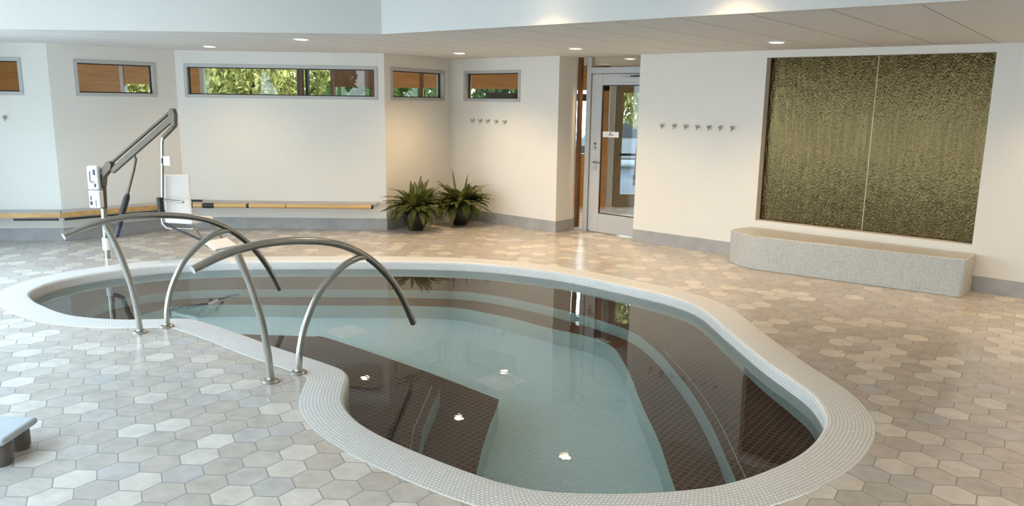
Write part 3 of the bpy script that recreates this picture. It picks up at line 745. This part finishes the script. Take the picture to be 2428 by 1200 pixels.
# ------------------------------------------------------------------ ceiling lights
LIGHTS = []
def spot(loc, power, size=132, blend=.8, col=WARM):
    l = bpy.data.lights.new('lamp_beam', 'SPOT'); l.energy = power; l.spot_size = math.radians(size); l.spot_blend = blend; l.shadow_soft_size = .05; l.color = col[:3]
    o = bpy.data.objects.new('lamp_beam', l); C.objects.link(o); o.location = loc; return o
def downlight(x, y, zc, label, power, src=None, size=132, group='recessed downlights in the lowered ceiling'):
    Mx = Matrix.Translation((x,y,zc))
    if src: r = dup(src, Mx, label); r['group'] = group
    else:
        r = thing('ceiling_downlight', label, 'ceiling light', (x,y,zc), 0, group)
        MB().lathe([(.088,-.0005),(.088,-.004),(.080,-.010),(.068,-.010),(.068,-.0008)], 32, Mx).build('light_trim', M['white'], r, smooth=40)
        MB().lathe([(.066,-.002),(.066,-.007),(.055,-.012),(.001,-.014)], 32, Mx).build('light_lens', M['lamp'], r, smooth=40)['label'] = 'glowing warm lens'
    spot((x,y,zc-.03), power, size); return r
P_DN = 90
dl = downlight(-3.626, 9.57, H_LOW, 'glowing downlight above the pool lift, left end of the back wall', 38)
downlight(-2.167, 8.20, H_LOW, 'glowing downlight above the middle of the wide window, close to the soffit', P_DN, dl)
downlight(-.70, 10.22, H_LOW, 'glowing downlight above the potted ferns', P_DN, dl)
downlight(.68, 9.02, H_LOW, 'glowing downlight in front of the glass door', P_DN, dl)
downlight(2.496, 7.70, H_LOW, 'glowing downlight left of the water panel', P_DN, dl)
UPG = 'downlights of the raised ceiling'
downlight(4.95, 6.3, H_LOW, 'added unseen downlight brightening the right wall beyond the bench', P_DN, dl)  # added out of view to brighten the right end of the wall
for x, y, t in ((.11,6.02,'white soffit left of centre'),(1.30,5.13,'white soffit right of centre')):
    downlight(x, y, H_UP, 'raised ceiling downlight washing the '+t, 24, dl, 120, UPG)
for x, y, t in ((2.9,2.4,'right deck'),(-.8,1.2,'near deck'),(3.9,3.6,'right deck edge')):  # unseen lamps, added to light the deck and the right wall
    downlight(x, y, H_UP, 'added unseen raised ceiling downlight brightening the '+t, 75, dl, 120, UPG)
CG = 'downlights of the passage behind the windows'
for x, y, t in ((-6.6,11.3,'wood wall at the left'),(-4.37,11.50,'shaded return window'),(-2.27,11.65,'widest window'),(-.10,12.1,'window by the hooks'),(1.57,10.95,'door transom')):
    downlight(x, y, H_LOW, 'passage downlight behind the '+t, 75, dl, 140, CG)

# ------------------------------------------------------------------ passage behind the walls and outdoors
YB = 13.4
def part(name, a, b, m, par, bev=0): return MB().box(a, b).build(name, m, par, bevel=bev)
tag(MB().box((-9,YB,0),(-6.62,YB+.1,2.36)).build('wall_passage', M['wood']), 'honey wood wall across the passage', 'wall', kind='structure')
tag(MB().box((-9.1,9.0,0),(-9.0,13.5,2.36)).build('wall_passage_end', M['wall']), 'end wall of the passage', 'wall', kind='structure')
tag(MB().box((3.6,8.80,0),(3.7,13.5,2.36)).build('wall_passage_right', M['wood']), 'honey wood wall right of the passage', 'wall', kind='structure')
w6 = thing('window_6', 'outer glazing of the passage facing the trees', 'window', (-2,YB,0), kind='structure')
part('wood_fascia', (-6.62,YB,1.96), (-5.22,YB+.1,2.36), M['wood'], w6)
part('wood_fascia', (-3.03,YB,1.96), (1.60,YB+.1,2.36), M['wood'], w6)
part('wood_panel', (-5.45,YB-.01,.9), (-5.24,YB+.1,2.36), M['wood'], w6)
part('wood_panel', (-3.06,YB-.01,1.96), (-2.33,YB-.001,2.36), M['wood_dark'], w6)
part('sill_panel', (-6.62,YB,0), (1.46,YB+.1,.9), M['wood'], w6)
for x in (-6.58,-5.24,-3.58,-3.05,-2.36,-1.56,-.80,.30,.95):
    part('mullion', (x-.03,YB-.02,.9), (x+.03,YB+.1,2.36), M['wood_dark'] if x > -5 else M['alu'], w6)
part('mullion', (-3.64,YB-.03,.9), (-3.60,YB+.1,2.36), M['alu_dark'], w6); part('mullion', (-3.50,YB-.03,.9), (-3.46,YB+.1,2.36), M['alu_dark'], w6)
part('dark_rail', (-.47,YB-.02,1.78), (1.40,YB+.05,1.90), M['alu_dark'], w6)
MB().box((-6.62,YB+.04,.9),(1.46,YB+.046,2.36)).build('window_pane', M['glass'], w6)
d2 = thing('door_2', 'far wood framed glass door seen through the near door', 'door', (1.9,YB,0), kind='structure')
part('wood_panel', (1.46,YB,0), (1.60,YB+.1,2.36), M['wood'], d2)
part('door_jamb', (1.61,YB-.03,0), (1.70,YB+.1,2.36), M['alu'], d2)
part('door_stile', (1.71,YB,0), (1.84,YB+.05,2.10), M['tan'], d2)
part('door_stile', (2.38,YB,0), (2.52,YB+.05,2.10), M['tan'], d2)
part('door_rail', (1.84,YB,0), (2.38,YB+.05,.22), M['tan'], d2)
part('door_rail', (1.84,YB,1.93), (2.38,YB+.05,2.10), M['tan'], d2)
part('push_bar', (1.80,YB-.07,.88), (2.42,YB-.04,.92), M['alu_dark'], d2)
part('wood_fascia', (1.60,YB+.01,2.10), (3.6,YB+.1,2.36), M['wood'], d2)
part('wood_panel', (2.52,YB,0), (3.6,YB+.1,2.10), M['wood'], d2)
MB().box((1.84,YB+.02,.22),(2.38,YB+.026,1.93)).build('door_pane', M['glass'], d2)

# outdoor ground
g = MB().box((-40,13.95,-.10),(40,45,-.03)).build('ground', M['asphalt']); tag(g, 'grey paved ground outside the passage', 'ground', kind='structure')
g = MB().box((-40,-30,-.10),(-9.4,13.94,-.03)).build('ground.001', M['pale_stone']); tag(g, 'pale paved ground outside the left glazing', 'ground', kind='structure')
def tree_mesh(seed, n, rx, ry, z0, z1, ls):
    rnd = random.Random(seed); b = MB()
    for _ in range(n):
        while True:
            p = V((rnd.uniform(-1,1), rnd.uniform(-1,1), rnd.uniform(-1,1)))
            if .35 < p.length < 1: break
        c = V((p.x*rx, p.y*ry, (z0+z1)/2+p.z*(z1-z0)/2)); q = Euler((rnd.uniform(0,6),rnd.uniform(0,6),rnd.uniform(0,6))).to_matrix()
        s = ls*rnd.uniform(.6,1.3)
        b.add([c+q@V(v)*s for v in ((-.5,0,0),(0,-.25,0),(.6,0,0),(0,.25,.05))], [(0,1,2,3)])
    return b
def tree(loc, label, m, seed, n=2600, rx=1.3, ry=1.1, z0=.6, z1=4.2, ls=.26, src=None, group='trees outside'):
    if src:
        return dup(src, Matrix.Translation(loc) @ Matrix.Rotation(seed*1.3,4,'Z') @ Matrix.Scale(1+.08*math.sin(seed*2),4), label)
    r = thing('garden_tree', label, 'tree', loc, 0, group)
    Mx = Matrix.Translation(loc)
    MB().tube([Mx@V((0,0,-.05)),Mx@V((.04,0,1.0)),Mx@V((0,.03,2.4))], [.11,.09,.05], 10).build('trunk', M['bark'], r, smooth=50)
    b = tree_mesh(seed, n, rx, ry, z0, z1, ls); b.v = [tuple(Mx@V(p)) for p in b.v]
    b.build('crown', m, r, fix=False); return r
t1 = tree((-8.3,16.9,0), 'yellow-green tree behind the left part of the passage glazing', M['tree'], 1, 9000, 1.32, 1.1, .3, 4.4, .155)
for k, (x, y, t) in enumerate(((-5.45,16.7,'yellow-green tree seen in the left half of the widest window'),(-6.9,19.6,'yellow-green tree in the second row behind the widest window'),
    (-9.9,19.8,'yellow-green tree in the second row at the far left'),(-3.9,19.4,'yellow-green tree in the second row behind the dark post'),(6.4,18.0,'yellow-green tree outside right of the far door'))):
    tree((x,y,0), t, M['tree'], 2+k, src=t1)
tree((-2.65,16.5,0), 'darker green tree right of the dark post in the widest window', M['tree_green'], 3, 7000, 1.25, 1.1, .3, 2.9, .15)
tree((2.75,17.3,0), 'yellow-green tree with a bare trunk seen through the door glass', M['tree'], 21, 6000, 1.1, 1.1, 1.25, 4.4, .16)
tree((.15,17.3,0), 'dark green tree behind the window by the hooks', M['tree_green'], 23, 3600, 1.1, 1.1, .3, 3.4, .24)
t3 = tree((-8.6,3.4,0), 'green tree outside the left glazing reflected in the water panel', M['tree_green'], 11, 3000, 1.4, 1.4, 1.3, 4.6, .3, group='trees outside the left glazing')
for k, (x, y) in enumerate(((-7.2,.1),(-11.6,1.0),(-5.3,-3.9))):
    tree((x,y,0), ['green tree outside the left glazing, nearer than the reflected one','green tree outside in the second row beyond the left glazing','added unseen green tree left of the camera, blocking sky reflected in the widest window'][k], M['tree_green'], 12+k, src=t3)  # the last one is added to keep bright sky out of the pane reflections
lw_ = thing('parked_car', 'pale parked car outside the far glass door', 'car', (3.1,22.3,-.03))
cb = MB(); cb.prism([(-1.9,.25),(-1.95,.6),(-1.3,.8),(-.75,1.3),(.75,1.32),(1.35,.86),(1.95,.72),(1.98,.25)], -.8, .8, Matrix.Translation((3.1,22.3,-.03)) @ Matrix.Rotation(PI/2,4,'X')); cb.build('car_body', M['car'], lw_, bevel=.06)
cb = MB(); cb.prism([(-1.15,.82),(-.70,1.23),(.70,1.25),(1.2,.87)], -.81, .81, Matrix.Translation((3.1,22.3,-.03)) @ Matrix.Rotation(PI/2,4,'X')); cb.build('car_window', M['black'], lw_)
for sx in (-1.2,1.2):
    MB().lathe([(.31,-.84),(.31,-.62)], 24, Matrix.Translation((3.1+sx,22.3,.28)) @ Matrix.Rotation(PI/2,4,'X') @ Matrix.Translation((0,0,1.46))).build('car_wheel', M['black'], lw_, smooth=40)

# ------------------------------------------------------------------ the glazed left side and the wall behind the camera
PL0, PL1 = V((-2.85,1.4)), V((-7.3,9.33))
ML = frame(PL0, PL1-PL0); LL = (PL1-PL0).length
wall('wall_left', PL0, PL1, [(.15,7.75,.06,2.56)], label='glazed wall outside the left edge of the photo', th=.16, z1=H_UP)
for n, (a, b2) in ((7,(.15,7.75)),):
    w = thing('window_%d' % n, 'tall glazing in the left wall outside the photo', 'window', ML @ V((a,0,.1)), kind='structure')
    k = int((b2-a)/1.3)+1
    for i in range(k+1):
        s = a+.03+(b2-a-.06)*i/k; MB().box((s-.03,.03,.06),(s+.03,.13,2.5),ML).build('mullion', M['alu'], w)
    MB().box((a,.075,.06),(b2,.081,2.5),ML).build('window_pane', M['glass'], w)
wall('wall_left_near', V((-2.85,-4.5)), PL0, [(.4,5.7,.08,2.58)], label='wall left of the camera with a wide window', th=.16, z1=H_UP)
w = thing('window_8', 'wide window left of the camera outside the photo', 'window', (-2.85,-4.1,.08), kind='structure')
for i in range(5):
    y = -4.07+5.24*i/4; MB().box((-2.98,y-.03,.08),(-2.88,y+.03,2.58)).build('mullion', M['alu'], w)
MB().box((-2.935,-4.1,.08),(-2.929,1.2,2.58)).build('window_pane', M['glass'], w)
PR0, PR1 = V((7.4,-4.5)), V((-2.85,-4.5))
MR = frame(PR0, PR1-PR0)
wall('wall_front', PR0, PR1, label='plain wall behind the camera', th=.16, z1=H_UP)
wall('wall_right_side', V((pG1.x,pG1.y)), V((7.4,-4.5)), label='plain wall outside the right edge of the photo', th=.16, z1=H_UP)

# low lounger entering at the left edge
lo = thing('pool_lounger', 'pale grey lounger corner with taupe foot at the left edge', 'lounger', (-2.9,3.6,0))
q = MB(); q.box((-3.4,3.49,.112),(-2.425,3.78,.15)); q.build('lounger_pad', M['cushion'], lo, bevel=.018)
for x, y in ((-2.48,3.545),(-3.3,3.545),(-3.3,3.72),(-2.50,3.72)):
    MB().lathe([(.045,.001),(.052,.02),(.052,.10),(.045,.113)], 20, Matrix.Translation((x,y,0))).build('lounger_foot', M['taupe'], lo, smooth=40)

# ------------------------------------------------------------------ sky, sun, camera
w = bpy.data.worlds.new('sky'); sc.world = w; w.use_nodes = True
nt = w.node_tree; bg = nt.nodes['Background']
tc = nt.nodes.new('ShaderNodeTexCoord'); sx = nt.nodes.new('ShaderNodeSeparateXYZ'); rp_ = nt.nodes.new('ShaderNodeValToRGB')
nt.links.new(tc.outputs['Generated'], sx.inputs[0]); nt.links.new(sx.outputs['Z'], rp_.inputs[0]); nt.links.new(rp_.outputs[0], bg.inputs[0])
e = rp_.color_ramp.elements; e[0].position = 0; e[0].color = (.79,.89,1,1); e[1].position = .8; e[1].color = (.50,.72,1,1)
bg.inputs[1].default_value = 9.8
s = bpy.data.lights.new('sun', 'SUN'); s.energy = 5.0; s.angle = math.radians(2); s.color = (1,.9,.72)
so = bpy.data.objects.new('sun', s); C.objects.link(so); so.rotation_euler = V((-.78,.34,-.6)).to_track_quat('-Z','Y').to_euler(); so.location = (0,0,8)

cam = bpy.data.cameras.new('camera'); co = bpy.data.objects.new('camera', cam); C.objects.link(co)
F_PX, pitch, roll = 1853.1098, .1931379, .0142173
cam.sensor_width = 36; cam.lens = F_PX/2428*36; cam.clip_start = .05; cam.clip_end = 200
fw = V((0,math.cos(pitch),-math.sin(pitch))); rt = V((1,0,0)); upv = V((0,math.sin(pitch),math.cos(pitch)))
r2 = rt*math.cos(roll)+upv*math.sin(roll); u2 = -rt*math.sin(roll)+upv*math.cos(roll)
co.matrix_world = Matrix(((r2.x,u2.x,-fw.x,0),(r2.y,u2.y,-fw.y,0),(r2.z,u2.z,-fw.z,1.78),(0,0,0,1)))
sc.camera = co
sc.view_settings.view_transform = 'Standard'; sc.view_settings.look = 'None'; sc.view_settings.gamma = 1
sc.view_settings.use_curve_mapping = False
sc.view_settings.exposure = 0.33
cy = sc.cycles
cy.max_bounces = 9; cy.diffuse_bounces = 4; cy.glossy_bounces = 4; cy.transmission_bounces = 6; cy.transparent_max_bounces = 12
cy.sample_clamp_indirect = 6; cy.use_denoising = True
cy.use_adaptive_sampling = True; cy.adaptive_threshold = .02
